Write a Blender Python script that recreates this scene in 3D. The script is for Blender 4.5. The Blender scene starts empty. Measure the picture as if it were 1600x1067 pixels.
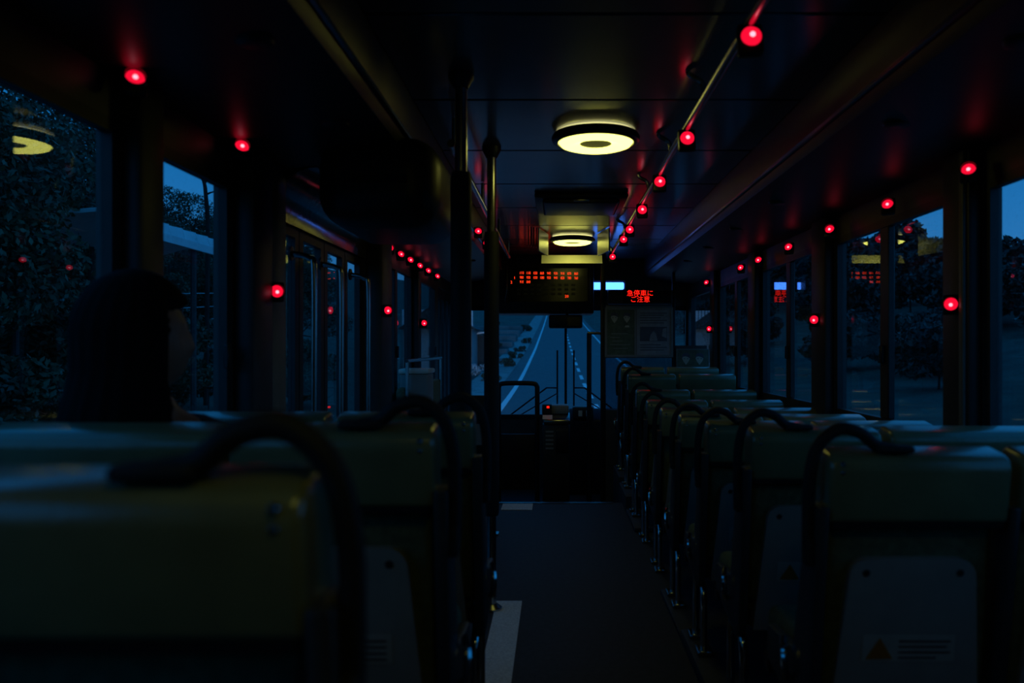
import bpy, bmesh, math, random
import numpy as np
from mathutils import Vector, Matrix

S = bpy.context.scene
COL = S.collection
rnd = random.Random(7)
PI = math.pi

# ------------------------------------------------------------------ camera, sky, exposure
cam_d = bpy.data.cameras.new('camera')
cam = bpy.data.objects.new('camera', cam_d); COL.objects.link(cam)
cam.location = (0, 0, 1.25); cam.rotation_euler = (PI/2, 0, 0)
cam_d.lens = 28; cam_d.sensor_width = 36
cam_d.shift_x = -68/1600; cam_d.shift_y = 9.5/1600
cam_d.clip_start = .02; cam_d.clip_end = 2000
cam_d.dof.use_dof = True; cam_d.dof.focus_distance = 6.5; cam_d.dof.aperture_fstop = 2.6
S.camera = cam

W = bpy.data.worlds.new('dusk_sky'); S.world = W; W.use_nodes = True
nt = W.node_tree; nt.nodes.clear()
wo = nt.nodes.new('ShaderNodeOutputWorld'); bg = nt.nodes.new('ShaderNodeBackground')
tc = nt.nodes.new('ShaderNodeTexCoord'); sp = nt.nodes.new('ShaderNodeSeparateXYZ')
rp = nt.nodes.new('ShaderNodeValToRGB')
rp.color_ramp.elements[0].position = 0.0; rp.color_ramp.elements[0].color = (.040, .215, .520, 1)
rp.color_ramp.elements[1].position = 1.0; rp.color_ramp.elements[1].color = (.005, .125, .40, 1)
e_ = rp.color_ramp.elements.new(.22); e_.color = (.008, .165, .470, 1)
nt.links.new(tc.outputs['Generated'], sp.inputs[0]); nt.links.new(sp.outputs['Z'], rp.inputs[0])
nt.links.new(rp.outputs[0], bg.inputs[0]); bg.inputs[1].default_value = 1.15
nt.links.new(bg.outputs[0], wo.inputs[0])
S.view_settings.view_transform = 'Standard'; S.view_settings.look = 'None'
S.view_settings.gamma = 1; S.view_settings.exposure = 0.0
S.view_settings.use_curve_mapping = False
S.cycles.use_denoising = True
S.cycles.sample_clamp_indirect = 4
S.cycles.max_bounces = 5; S.cycles.transparent_max_bounces = 14
S.cycles.caustics_reflective = False; S.cycles.caustics_refractive = False

# ------------------------------------------------------------------ materials
def new_mat(name):
    m = bpy.data.materials.new(name); m.use_nodes = True
    return m, m.node_tree, m.node_tree.nodes['Principled BSDF']
def pbr(name, col, rough=.5, metal=0, var=.25, scale=12, bump=0, bscale=60, coat=0, spec=.5):
    m, t, b = new_mat(name)
    b.inputs['Roughness'].default_value = rough; b.inputs['Metallic'].default_value = metal
    b.inputs['Specular IOR Level'].default_value = spec
    b.inputs['Coat Weight'].default_value = coat; b.inputs['Coat Roughness'].default_value = .16
    co = t.nodes.new('ShaderNodeTexCoord')
    n = t.nodes.new('ShaderNodeTexNoise'); n.inputs['Scale'].default_value = scale; n.inputs['Detail'].default_value = 4
    t.links.new(co.outputs['Object'], n.inputs['Vector'])
    r = t.nodes.new('ShaderNodeValToRGB')
    r.color_ramp.elements[0].position = .3; r.color_ramp.elements[1].position = .7
    r.color_ramp.elements[0].color = (*[c*(1-var) for c in col], 1)
    r.color_ramp.elements[1].color = (*[min(1, c*(1+var)) for c in col], 1)
    t.links.new(n.outputs[0], r.inputs[0]); t.links.new(r.outputs[0], b.inputs['Base Color'])
    if bump:
        n2 = t.nodes.new('ShaderNodeTexNoise'); n2.inputs['Scale'].default_value = bscale
        t.links.new(co.outputs['Object'], n2.inputs['Vector'])
        bp = t.nodes.new('ShaderNodeBump'); bp.inputs['Strength'].default_value = bump; bp.inputs['Distance'].default_value = .01
        t.links.new(n2.outputs[0], bp.inputs['Height']); t.links.new(bp.outputs[0], b.inputs['Normal'])
    return m
def emis(name, col, s):
    m, t, b = new_mat(name)
    b.inputs['Base Color'].default_value = (*[min(1, c)*.3 for c in col], 1)
    b.inputs['Emission Color'].default_value = (*col, 1); b.inputs['Emission Strength'].default_value = s
    b.inputs['Roughness'].default_value = .3
    return m
def glass(name, tint=(.93, .96, .97), dirt=.03):
    m, t, b = new_mat(name); t.nodes.remove(b)
    out = t.nodes['Material Output']
    tr = t.nodes.new('ShaderNodeBsdfTransparent'); tr.inputs[0].default_value = (*tint, 1)
    gl = t.nodes.new('ShaderNodeBsdfGlossy'); gl.inputs['Roughness'].default_value = .0
    fr = t.nodes.new('ShaderNodeFresnel'); fr.inputs[0].default_value = 1.5
    ge = t.nodes.new('ShaderNodeNewGeometry'); ma = t.nodes.new('ShaderNodeMath'); ma.operation = 'MULTIPLY_ADD'
    ma.inputs[1].default_value = 1/1.5-1.5; ma.inputs[2].default_value = 1.5        # same reflectance on both faces of the thin pane
    t.links.new(ge.outputs['Backfacing'], ma.inputs[0]); t.links.new(ma.outputs[0], fr.inputs[0])
    mx = t.nodes.new('ShaderNodeMixShader')
    t.links.new(fr.outputs[0], mx.inputs[0]); t.links.new(tr.outputs[0], mx.inputs[1]); t.links.new(gl.outputs[0], mx.inputs[2])
    df = t.nodes.new('ShaderNodeBsdfDiffuse'); df.inputs[0].default_value = (.3, .32, .33, 1)
    co = t.nodes.new('ShaderNodeTexCoord'); n = t.nodes.new('ShaderNodeTexNoise'); n.inputs['Scale'].default_value = 90
    n.inputs['Detail'].default_value = 2
    t.links.new(co.outputs['Object'], n.inputs['Vector'])
    r = t.nodes.new('ShaderNodeValToRGB'); r.color_ramp.elements[0].position = .62; r.color_ramp.elements[1].position = .8
    r.color_ramp.elements[1].color = (dirt*6, dirt*6, dirt*6, 1); r.color_ramp.elements[0].color = (dirt*.3, dirt*.3, dirt*.3, 1)
    t.links.new(n.outputs[0], r.inputs[0])
    m2 = t.nodes.new('ShaderNodeMixShader')
    t.links.new(r.outputs[0], m2.inputs[0]); t.links.new(mx.outputs[0], m2.inputs[1]); t.links.new(df.outputs[0], m2.inputs[2])
    t.links.new(m2.outputs[0], out.inputs['Surface'])
    return m
def leaf_mat(name, col):
    m, t, b = new_mat(name)
    b.inputs['Roughness'].default_value = .5
    b.inputs['Transmission Weight'].default_value = 0
    co = t.nodes.new('ShaderNodeTexCoord'); n = t.nodes.new('ShaderNodeTexNoise'); n.inputs['Scale'].default_value = 1.6; n.inputs['Detail'].default_value = 6
    t.links.new(co.outputs['Object'], n.inputs['Vector'])
    r = t.nodes.new('ShaderNodeValToRGB'); r.color_ramp.elements[0].position = .35; r.color_ramp.elements[1].position = .7
    r.color_ramp.elements[0].color = (*[c*.45 for c in col], 1); r.color_ramp.elements[1].color = (*[c*1.5 for c in col], 1)
    t.links.new(n.outputs[0], r.inputs[0]); t.links.new(r.outputs[0], b.inputs['Base Color'])
    return m

M = dict(
    wall=pbr('wall_laminate', (.060, .062, .060), .45, var=.15),
    pillar=pbr('pillar_paint', (.030, .031, .030), .5, var=.2),
    beige=pbr('beige_paint', (.16, .155, .13), .5, var=.12),
    ceil=pbr('ceiling_gloss', (.070, .073, .073), .4, var=.15, scale=5, spec=.4, coat=1, bump=.04, bscale=7),
    duct=pbr('duct_gloss', (.022, .023, .022), .42, var=.2, spec=.6, bump=.05, bscale=6),
    cover=pbr('cover_gloss', (.09, .09, .08), .14, var=.1, bump=.15, bscale=5, spec=.8),
    floor=pbr('floor_rubber', (.026, .027, .031), .65, var=.3, scale=40, bump=.1, bscale=200),
    fstrip=pbr('floor_strip_pale', (.80, .82, .84), .6, var=.2, scale=120),
    black=pbr('black_plastic', (.012, .012, .013), .45, var=.2),
    rubber=pbr('black_rubber', (.008, .008, .008), .7, var=.2),
    chrome=pbr('chrome', (.80, .80, .80), .12, 1, var=.05),
    steel=pbr('satin_steel', (.42, .42, .42), .24, 1, var=.1),
    head=pbr('seat_head_vinyl', (.19, .205, .10), .30, var=.18, scale=8, bump=.10, bscale=120, coat=.7, spec=.7),
    fabric=pbr('seat_fabric', (.10, .13, .07), .85, var=.3, scale=50, bump=.25, bscale=300),
    shell=pbr('seat_shell_grey', (.30, .295, .27), .45, var=.1, bump=.05, bscale=250),
    shellside=pbr('seat_side_shell', (.035, .036, .036), .42, var=.15),
    sticker=pbr('sticker_paper', (.40, .39, .35), .5, var=.1),
    ink=pbr('sticker_ink', (.05, .05, .05), .5, var=.1),
    warn=pbr('warning_brown', (.40, .14, .02), .5, var=.1),
    lamp_rim=pbr('lamp_rim_dark', (.03, .03, .025), .3, var=.1),
    lamp=emis('lamp_diffuser', (.95, .93, .17), 3.7),
    lampup=emis('lamp_upper_ring', (1.0, .93, .40), .8),
    lampcentre=pbr('lamp_centre_plate', (.30, .29, .18), .5, var=.1),
    pale=pbr('pale_panel', (.88, .86, .74), .3, var=.06),
    red=emis('button_red', (1.0, .004, .035), 1.05),
    redcore=emis('button_core', (1.0, .30, .38), 2.2),
    led=emis('led_orange_red', (1.0, .045, .008), 1.7),
    ledoff=pbr('led_unlit', (.05, .045, .03), .4, var=.1),
    ledred=emis('led_red', (1.0, .012, .006), 1.6),
    blue=emis('blue_tube', (.055, .22, 1.0), 4.5),
    glass=glass('window_glass'),
    glass2=glass('partition_acrylic', (.55, .62, .66), .10),
    screen=pbr('display_screen', (.010, .010, .008), .16, var=.1),
    poster_g=pbr('poster_green', (.11, .14, .09), .35, var=.3, scale=20),
    poster_w=pbr('poster_pale', (.30, .31, .34), .4, var=.15, scale=20),
    poster_ink=pbr('poster_ink', (.09, .10, .13), .4, var=.2),
    face=pbr('poster_face', (.50, .50, .40), .4, var=.1),
    frame=pbr('notice_frame', (.24, .24, .23), .35, .3, var=.1),
    hair=pbr('dark_hair', (.004, .0035, .0035), .8, var=.4, scale=60, spec=.15),
    skin=pbr('skin', (.36, .20, .14), .5, var=.08),
    coat=pbr('dark_coat', (.012, .012, .016), .8, var=.3, scale=60),
    asphalt=pbr('asphalt', (.145, .145, .15), .7, var=.10, scale=3, spec=.15, bump=.15, bscale=60),
    paint=pbr('road_paint', (.95, .95, .94), .8, var=.04, scale=14),
    shoulder=pbr('shoulder_concrete', (.26, .26, .25), .7, var=.3, scale=2),
    grass=pbr('verge_ground', (.05, .062, .045), .9, var=.5, scale=.6, bump=.3, bscale=8),
    field=pbr('terrace_ground', (.20, .21, .21), .9, var=.5, scale=.35),
    leafA=leaf_mat('foliage_dark', (.05, .07, .035)),
    leafB=leaf_mat('foliage_mid', (.075, .10, .05)),
    leafC=leaf_mat('foliage_far', (.022, .034, .026)),
    bark=pbr('bark', (.035, .028, .022), .9, var=.4, scale=6),
    roofm=pbr('metal_roofing', (.86, .88, .90), .4, 0, var=.1, scale=3),
    housew=pbr('house_wall', (.30, .31, .32), .7, var=.15),
    dark=pbr('dark_timber', (.05, .05, .05), .8, var=.3),
    wire=pbr('fence_wire', (.5, .52, .54), .4, .6, var=.1),
    blossom=pbr('pale_blossom', (.55, .57, .58), .7, var=.3, scale=9),
)

# ------------------------------------------------------------------ mesh helpers
class MB:
    def __init__(s): s.bm = bmesh.new()
    def box(s, x0, x1, y0, y1, z0, z1, r=0, seg=2):
        b = bmesh.new()
        bmesh.ops.create_cube(b, size=1)
        for v in b.verts:
            v.co = Vector(((x0+x1)/2+v.co.x*(x1-x0), (y0+y1)/2+v.co.y*(y1-y0), (z0+z1)/2+v.co.z*(z1-z0)))
        if r: bmesh.ops.bevel(b, geom=b.edges[:], offset=r, segments=seg, affect='EDGES', profile=.5)
        return s.add(b)
    def prism(s, pts, a0, a1, axis='x', r=0, seg=2):
        """closed polygon extruded along an axis; pts are the two other coordinates in order"""
        b = bmesh.new()
        def mk(p, a):
            if axis == 'x': return (a, p[0], p[1])
            if axis == 'y': return (p[0], a, p[1])
            return (p[0], p[1], a)
        A = [b.verts.new(mk(p, a0)) for p in pts]; B = [b.verts.new(mk(p, a1)) for p in pts]
        n = len(pts)
        b.faces.new(A); b.faces.new(B[::-1])
        for i in range(n): b.faces.new((A[i], B[i], B[(i+1) % n], A[(i+1) % n]))
        bmesh.ops.recalc_face_normals(b, faces=b.faces[:])
        if r: bmesh.ops.bevel(b, geom=b.edges[:], offset=r, segments=seg, affect='EDGES', profile=.5)
        return s.add(b)
    def tube(s, path, rad, n=10, cap=True):
        b = bmesh.new(); path = [Vector(p) for p in path]; rings = []
        prev = None
        for i, p in enumerate(path):
            d = (path[min(i+1, len(path)-1)]-path[max(i-1, 0)]).normalized()
            if prev is None:
                u = d.orthogonal().normalized()
            else:
                u = (prev-d*prev.dot(d)).normalized()
            prev = u; w = d.cross(u)
            rr = rad[i] if isinstance(rad, (list, tuple)) else rad
            rings.append([b.verts.new(p+(u*math.cos(2*PI*k/n)+w*math.sin(2*PI*k/n))*rr) for k in range(n)])
        for a, c in zip(rings, rings[1:]):
            for k in range(n): b.faces.new((a[k], a[(k+1) % n], c[(k+1) % n], c[k]))
        if cap: b.faces.new(rings[0][::-1]); b.faces.new(rings[-1])
        bmesh.ops.recalc_face_normals(b, faces=b.faces[:])
        return s.add(b)
    def lathe(s, prof, n=48, c=(0, 0, 0), closed=False):
        b = bmesh.new(); rings = []
        for r, z in prof:
            if r < 1e-6: rings.append([b.verts.new((c[0], c[1], c[2]+z))])
            else: rings.append([b.verts.new((c[0]+r*math.cos(2*PI*k/n), c[1]+r*math.sin(2*PI*k/n), c[2]+z)) for k in range(n)])
        prs = list(zip(rings, rings[1:]))
        if closed: prs.append((rings[-1], rings[0]))
        for a, d in prs:
            for k in range(n):
                k2 = (k+1) % n
                if len(a) == 1 and len(d) == 1: continue
                if len(a) == 1: b.faces.new((a[0], d[k], d[k2]))
                elif len(d) == 1: b.faces.new((a[k], d[0], a[k2]))
                else: b.faces.new((a[k], d[k], d[k2], a[k2]))
        bmesh.ops.recalc_face_normals(b, faces=b.faces[:])
        return s.add(b)
    def add(s, b):
        me = bpy.data.meshes.new('t'); b.to_mesh(me); b.free(); s.bm.from_mesh(me); bpy.data.meshes.remove(me); return s
    def xf(s, mat): bmesh.ops.transform(s.bm, matrix=mat, verts=s.bm.verts[:]); return s
    def mirror(s):
        for v in s.bm.verts: v.co.x = -v.co.x
        bmesh.ops.reverse_faces(s.bm, faces=s.bm.faces[:]); return s
    def build(s, name, mat, parent=None, loc=None, smooth=True):
        me = bpy.data.meshes.new(name); s.bm.to_mesh(me); s.bm.free()
        me.materials.append(M[mat] if isinstance(mat, str) else mat)
        if smooth:
            for p in me.polygons: p.use_smooth = True
            me.set_sharp_from_angle(angle=math.radians(38))
        o = bpy.data.objects.new(name, me); COL.objects.link(o)
        if parent: o.parent = parent
        if loc: o.location = loc
        return o
def box(name, mat, ext, parent=None, r=0, seg=2):
    return MB().box(*ext, r=r, seg=seg).build(name, mat, parent)
def tag(o, label=None, cat=None, group=None, kind=None):
    if label: o['label'] = label
    if cat: o['category'] = cat
    if group: o['group'] = group
    if kind: o['kind'] = kind
    return o
def empty(name, loc=(0, 0, 0)):
    o = bpy.data.objects.new(name, None); COL.objects.link(o); o.location = loc; o.empty_display_size = .1
    return o
def thing(name, label, cat, loc=(0, 0, 0), group=None): return tag(empty(name, loc), label, cat, group)
def struct(o): o['kind'] = 'structure'; return o
def copy_tree(o, parent=None):
    c = o.copy(); COL.objects.link(c); c.parent = parent
    for ch in o.children: copy_tree(ch, c)
    return c
def smooth_path(pts, sub=6):
    P = [Vector(p) for p in pts]; P = [P[0]*2-P[1]]+P+[P[-1]*2-P[-2]]; out = []
    for i in range(1, len(P)-2):
        for k in range(sub):
            t = k/sub
            out.append(.5*((2*P[i])+(P[i+1]-P[i-1])*t+(2*P[i-1]-5*P[i]+4*P[i+1]-P[i+2])*t*t+(3*P[i]-P[i-1]-3*P[i+1]+P[i+2])*t**3))
    out.append(P[-2]); return out
ORD = ['nearest', 'second nearest', 'third nearest', 'fourth nearest', 'fifth nearest', 'sixth nearest', 'seventh nearest', 'eighth nearest', 'ninth nearest', 'tenth nearest']
ORD2 = ORD+['eleventh nearest', 'twelfth nearest', 'thirteenth nearest']
def text(name, body, size, mat, parent, loc, align='CENTER', depth=.001, sx=1.0):
    c = bpy.data.curves.new('txt', 'FONT'); c.body = body; c.size = size; c.align_x = align; c.align_y = 'CENTER'; c.extrude = depth; c.resolution_u = 2
    t = bpy.data.objects.new('txt', c); COL.objects.link(t)
    dg = bpy.context.evaluated_depsgraph_get(); me = bpy.data.meshes.new_from_object(t.evaluated_get(dg))
    bpy.data.objects.remove(t); bpy.data.curves.remove(c)
    me.transform(Matrix.Rotation(PI/2, 4, 'X') @ Matrix.Diagonal((sx, 1, 1, 1))); me.materials.clear(); me.materials.append(M[mat]); me.name = name
    o = bpy.data.objects.new(name, me); COL.objects.link(o); o.parent = parent; o.location = loc
    return o

# ------------------------------------------------------------------ bus shell
XL, XR, BX = -1.10, 1.46, .18          # inner faces of the side walls, centre line
Y0, Y1 = -1.0, 8.8                    # rear wall, windscreen
ZC = 2.205                            # ceiling
WT, WB = 1.82, .90                    # window top and sill
YS = 6.42                             # the front step
fl = struct(MB().box(XL, XR, Y0, YS, -.34, 0).box(XL, XR, YS, Y1, -.5, -.30).build('floor', 'floor'))
box('step_edge', 'steel', (-.46, .46, YS-.05, YS+.006, -.006, .006), fl)
box('pale_edge_strip', 'fstrip', (-.29, -.165, 2.2, 3.92, 0, .004), fl)
box('step_mat', 'fstrip', (-.42, -.18, 6.12, 6.36, 0, .004), fl)
# ceiling: backing and panels with recessed joints
ce = struct(box('ceiling', 'black', (XL-.06, XR+.06, Y0, Y1+.1, ZC+.02, ZC+.10)))
y = 3.07-.79*5
while y < 8.4:
    a, b_ = max(y, Y0), min(y+.79, 8.6)
    box('ceiling_panel', 'ceil', (-.55, .95, a+.008, b_-.008, ZC, ZC+.02), ce, r=.004, seg=1)
    y += .79

def side_wall(name, xin, xout, panes):
    m = MB(); a, b = min(xin, xout), max(xin, xout)
    ps = sorted(panes); lo = Y0
    m.box(a, b, Y0, Y1, WT, ZC+.05)
    for (p0, p1, zb) in ps:
        m.box(a, b, lo, p0, -.5, WT)
        m.box(a, b, p0, p1, -.5, zb)
        lo = p1
    m.box(a, b, lo, Y1, -.5, WT)
    return struct(m.build(name, 'wall'))
LP = [(-.6, 2.01, WB), (2.15, 2.70, WB), (3.09, 4.59, -.4), (4.90, 6.1, WB), (6.25, 7.3, WB), (7.45, 8.6, -.45)]
RP = [(.62, 2.71, WB), (2.92, 4.16, WB), (4.41, 5.64, WB), (5.86, 7.1, WB), (7.3, 8.6, WB)]
side_wall('wall_left', XL, XL-.06, LP)
side_wall('wall_right', XR, XR+.06, RP)
struct(box('wall_rear', 'wall', (XL-.06, XR+.06, Y0-.06, Y0, -.5, ZC+.1)))
wf = struct(MB().box(XL-.06, XR+.06, Y1, Y1+.06, -.5, .48).box(XL-.06, XR+.06, Y1, Y1+.06, 1.69, ZC+.1)
            .box(XL-.06, XL+.02, Y1, Y1+.06, .48, 1.69).box(XR-.02, XR+.06, Y1, Y1+.06, .48, 1.69).build('wall_front', 'wall'))

wn = [0]
def window(x, p0, p1, zb, zt, sashes, side):
    wn[0] += 1
    o = struct(empty('window_%d' % wn[0], (x, p0, zb)))
    s = 1 if side == 'l' else -1            # +1: room lies at +x
    L, H = p1-p0, zt-zb; f = .035
    x0, x1 = (0, .03) if s > 0 else (-.03, 0)
    MB().box(x0, x1, 0, f, 0, H).box(x0, x1, L-f, L, 0, H).box(x0, x1, f, L-f, 0, f).box(x0, x1, f, L-f, H-f, H).build('frame', 'pillar', o)
    edges = [f]+[c-p0 for c in sashes]+[L-f]
    for a, b in zip(edges, edges[1:]): box('pane', 'glass', (s*.006-.0015, s*.006+.0015, a, b, f, H-f), o)
    for c in sashes: box('sash', 'pillar', (x0, x1, c-p0-.045, c-p0+.045, f, H-f), o, r=.004, seg=1)
    # small catch on the sash / frame
    for c in (sashes or [p1-.05]):
        box('catch', 'black', ((.03 if s > 0 else -.048), (.048 if s > 0 else -.03), c-p0-.015, c-p0+.015, .28, .36), o, r=.004, seg=1)
    return o
window(XL-.03, -.6, 2.01, WB, WT, [.7], 'l')
window(XL-.03, 2.15, 2.70, WB, WT, [], 'l')
window(XL-.03, 4.90, 6.1, WB, WT, [5.5], 'l')
window(XL-.03, 6.25, 7.3, WB, WT, [], 'l')
window(XR+.03, .62, 2.71, WB, WT, [1.65], 'r')
window(XR+.03, 2.92, 4.16, WB, WT, [3.54], 'r')
window(XR+.03, 4.41, 5.64, WB, WT, [5.0], 'r')
window(XR+.03, 5.86, 7.1, WB, WT, [6.45], 'r')
window(XR+.03, 7.3, 8.6, WB, WT, [], 'r')
# windscreen, two panes with a centre bar
wn[0] += 1
ws = struct(empty('window_%d' % wn[0], (0, Y1, .48)))
box('pane', 'glass', (XL+.02, .10, .02, .025, 0, 1.21), ws); box('pane', 'glass', (.126, XR-.02, .02, .025, 0, 1.21), ws)
box('centre_bar', 'black', (.099, .127, .0, .05, 0, 1.21), ws)
MB().box(XL+.02, XR-.02, -.01, .05, -.02, .03).box(XL+.02, XR-.02, -.01, .05, 1.18, 1.23).build('gasket', 'rubber', ws)

# folding doors
def door(n, x, p0, p1, z0, z1, leaves):
    o = struct(empty('door_%d' % n, (x, p0, z0))); w = (p1-p0)/leaves; H = z1-z0
    for i in range(leaves):
        a, b = i*w+.006, (i+1)*w-.006; e = .05
        lf = MB().box(0, .03, a, a+e, 0, H).box(0, .03, b-e, b, 0, H).box(0, .03, a+e, b-e, 0, .10).box(0, .03, a+e, b-e, H-.1, H).box(0, .03, a+e, b-e, .86, .94).build('door_leaf', 'pillar', o)
        box('pane', 'glass', (.012, .015, a+e, b-e, .10, .86), lf); box('pane', 'glass', (.012, .015, a+e, b-e, .94, H-.1), lf)
    return o
d1 = door(1, XL-.045, 3.09, 4.59, -.4, 1.82, 4)
d2 = door(2, XL-.045, 7.45, 8.6, -.45, 1.82, 4)

# air ducts along both roof edges with bright edge strips
def duct(n, xw, xe, s):
    zi = 2.0
    o = struct(MB().prism([(xw, 1.93), (xw, ZC+.02), (xe, ZC+.02), (xe, zi+.05), (xe-s*.03, zi), (xw+s*.30, 1.97), (xw+s*.10, 1.945)], Y0, 8.55, 'y').build('trim_%d' % n, 'duct'))
    MB().prism([(xe-s*.002, zi+.045), (xe+s*.006, zi+.045), (xe+s*.006, zi+.033), (xe-s*.006, zi+.033)], Y0, 8.4, 'y').build('edge_strip', 'steel', o)
    return o
tl = duct(1, XL, -.55, 1); tr_ = duct(2, XR, .95, -1)
# outlets in the underside of the ducts
for d_, xx, s in ((tl, -.72, 1), (tr_, 1.12, -1)):
    for yy in (1.0, 1.9, 2.6, 4.0, 4.9, 5.8, 6.7):
        MB().lathe([(0, -.012), (.03, -.016), (.045, -.010), (.05, 0), (.03, .004), (0, .004)], 16, (xx, yy, 1.985)).build('air_outlet', 'black', d_)

# glossy curved cover above the middle door
pts = []
for k in range(9):
    an = k/8*PI/2; pts.append((XL+.005+.17*(1-math.cos(an)), 1.76+.19*math.sin(an)))
struct(MB().prism(pts+[(XL+.005, 1.95)], 3.09, 4.59, 'y').build('trim_13', 'cover'))
# pillars that stand proud of the left wall
pl = struct(MB().box(XL, XL+.075, 2.71, 2.90, 0, 1.94, r=.015).build('trim_3', 'pillar'))
pb = struct(MB().box(XL, XL+.06, 2.92, 3.085, 0, 1.94, r=.012).build('trim_4', 'beige'))
struct(MB().box(XL, XL+.10, 4.60, 4.89, 0, 1.94, r=.02).build('trim_5', 'pillar'))
struct(MB().box(XL, XL+.05, 2.015, 2.145, .3, 1.94, r=.012).build('trim_6', 'pillar'))
struct(MB().box(XL, XL+.05, 6.11, 6.24, .3, 1.94, r=.012).build('trim_7', 'pillar'))
for i, (a, b) in enumerate(((2.72, 2.91), (4.17, 4.40), (5.65, 5.85), (7.11, 7.29))):
    struct(MB().box(XR-.05, XR, a, b, .3, 1.94, r=.012).build('trim_%d' % (8+i), 'pillar'))
struct(MB().box(XR-.062, XR-.048, 2.735, 2.765, .3, 1.93, r=.005).build('trim_12', 'beige'))
# raised plinths that carry the seats
def plinth(x0, x1, y0, y1, z0, z1):
    p = MB().box(x0, x1, y0, y1, z0, z1, r=.012).build('plinth', 'floor', fl)
    return p
# ------------------------------------------------------------------ seats
RT = (.02, .40, .425, .872)                      # aisle head x0 x1, window head x0 x1
def lean(z): return .02+(.92-z)*.15               # rear face of the back at height z
def seat_proto(side):
    mir = side == 'l'
    root = empty('double_seat')
    def bld(m, name, mat, par):
        if mir: m.mirror()
        return m.build(name, mat, par)
    for k, (a, b) in enumerate(((RT[0], RT[1]), (RT[2], RT[3]))):
        hd = bld(MB().prism([(.022, .765), (.004, .885), (.012, .903), (.030, .911), (.092, .922), (.112, .90), (.125, .765)], a, b, 'x', r=.012, seg=3), 'headrest', 'head', root)
        bld(MB().prism([(.022, .768), (.024, .756), (.12, .756), (.125, .768)], a+.012, b-.012, 'x'), 'hem', 'black', hd)
        bk = bld(MB().prism([(.06, .765), (.115, .765), (.175, .40), (.10, .38)], a+.01, b-.01, 'x', r=.02, seg=3), 'backrest', 'fabric', root)
        for q in range(3):
            xx = a+.05+(b-a-.1)*(q+.5)/3
            bld(MB().prism([(.112, .74), (.124, .74), (.180, .43), (.168, .43)], xx-.045, xx+.045, 'x', r=.005, seg=2), 'pad', 'fabric', bk)
        # moulded rear panel, rounded top corners, widening downwards
        zt, zb = .685, .30; w0, w1 = .055, .025; r = .04; pts = []
        outl = [(a+w1, zb), (b-w1, zb)]
        for t in range(6):
            an = t/5*PI/2; outl.append((b-w0-r+r*math.cos(an), zt-r+r*math.sin(an)))
        for t in range(6):
            an = PI/2+t/5*PI/2; outl.append((a+w0+r+r*math.cos(an), zt-r+r*math.sin(an)))
        bm = bmesh.new()
        F = [bm.verts.new((x, lean(z)-.012, z)) for x, z in outl]; B = [bm.verts.new((x, lean(z)+.035, z)) for x, z in outl]
        bm.faces.new(F); bm.faces.new(B[::-1])
        for i in range(len(F)): bm.faces.new((F[i], B[i], B[(i+1) % len(F)], F[(i+1) % len(F)]))
        bmesh.ops.recalc_face_normals(bm, faces=bm.faces[:])
        m = MB(); m.add(bm); bp = bld(m, 'back_panel', 'shell', root)
        for xs in (a+w0+.035, b-w0-.035):
            z = .655
            bld(MB().lathe([(0, .004), (.007, .003), (.009, 0)], 10).xf(Matrix.Translation((xs, lean(z)-.011, z)) @ Matrix.Rotation(PI/2, 4, 'X')), 'screw', 'black', bp)
        # dark slot between head and panel with the inner frame
        bld(MB().box(a+.03, b-.03, .075, .10, .68, .77), 'slot_back', 'rubber', root)
        # sticker with a warning triangle and lines of print
        if True:
            sx0, sx1, sz0, sz1 = a+.09, a+.29, .455, .515
            yy = lambda z: lean(z)-.0135
            def flat(x0, x1, z0, z1, off, name, mat, par):
                mm = MB(); mm.prism([(yy(z0)-off, z0), (yy(z1)-off, z1), (yy(z1)-off+.001, z1), (yy(z0)-off+.001, z0)], x0, x1, 'x')
                return bld(mm, name, mat, par)
            st = flat(sx0, sx1, sz0, sz1, 0, 'sticker', 'sticker', root)
            if not mir:
                bm = bmesh.new(); z0, z1 = sz0+.006, sz1-.006
                tv = [(sx0+.008, z0), (sx0+.066, z0), (sx0+.037, z1)]
                bm.faces.new([bm.verts.new((x, yy(z)-.0015, z)) for x, z in tv])
                m = MB(); m.add(bm); bld(m, 'warning_triangle', 'warn', st)
            lx = sx0+(.078 if not mir else .01)
            for q in range(4):
                zz = sz1-.012-q*.0125
                flat(lx, sx1-.01-(.03 if q == 3 else .008*(q % 2)), zz-.0035, zz, .0012, 'print_line', 'ink', st)
    # side shells (aisle, middle, window)
    for xs in ((-.004, .022), (.402, .423), (.874, .886)):
        bld(MB().prism([(.012, .80), (.09, .80), (.20, .44), (.42, .42), (.42, .33), (.12, .27), (.085, .30)], xs[0], xs[1], 'x', r=.006, seg=2), 'side_shell', 'shellside', root)
    for a, b in ((.03, .40), (.425, .872)):
        bld(MB().box(a, b, .14, .56, .335, .43, r=.03, seg=3), 'cushion', 'fabric', root)
    bld(MB().box(0, .87, .18, .22, .29, .335).box(0, .87, .42, .46, .29, .335), 'seat_frame', 'black', root)
    # chrome inverted-U leg at the aisle
    p = smooth_path([(.03, .16, .02), (.03, .16, .14), (.03, .165, .22), (.03, .20, .268), (.03, .25, .278), (.03, .30, .268), (.03, .335, .22), (.03, .34, .14), (.03, .34, .02)], 4)
    lg = bld(MB().tube(p, .014, 10), 'leg', 'chrome', root)
    for ya in (.12, .30): bld(MB().box(.0, .06, ya, ya+.08, 0, .02, r=.004, seg=1), 'foot_plate', 'steel', lg)
    for ya in (.18, .36): bld(MB().tube([(.80, ya, 0), (.80, ya, .3)], .014, 8), 'leg', 'steel', root)
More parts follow.
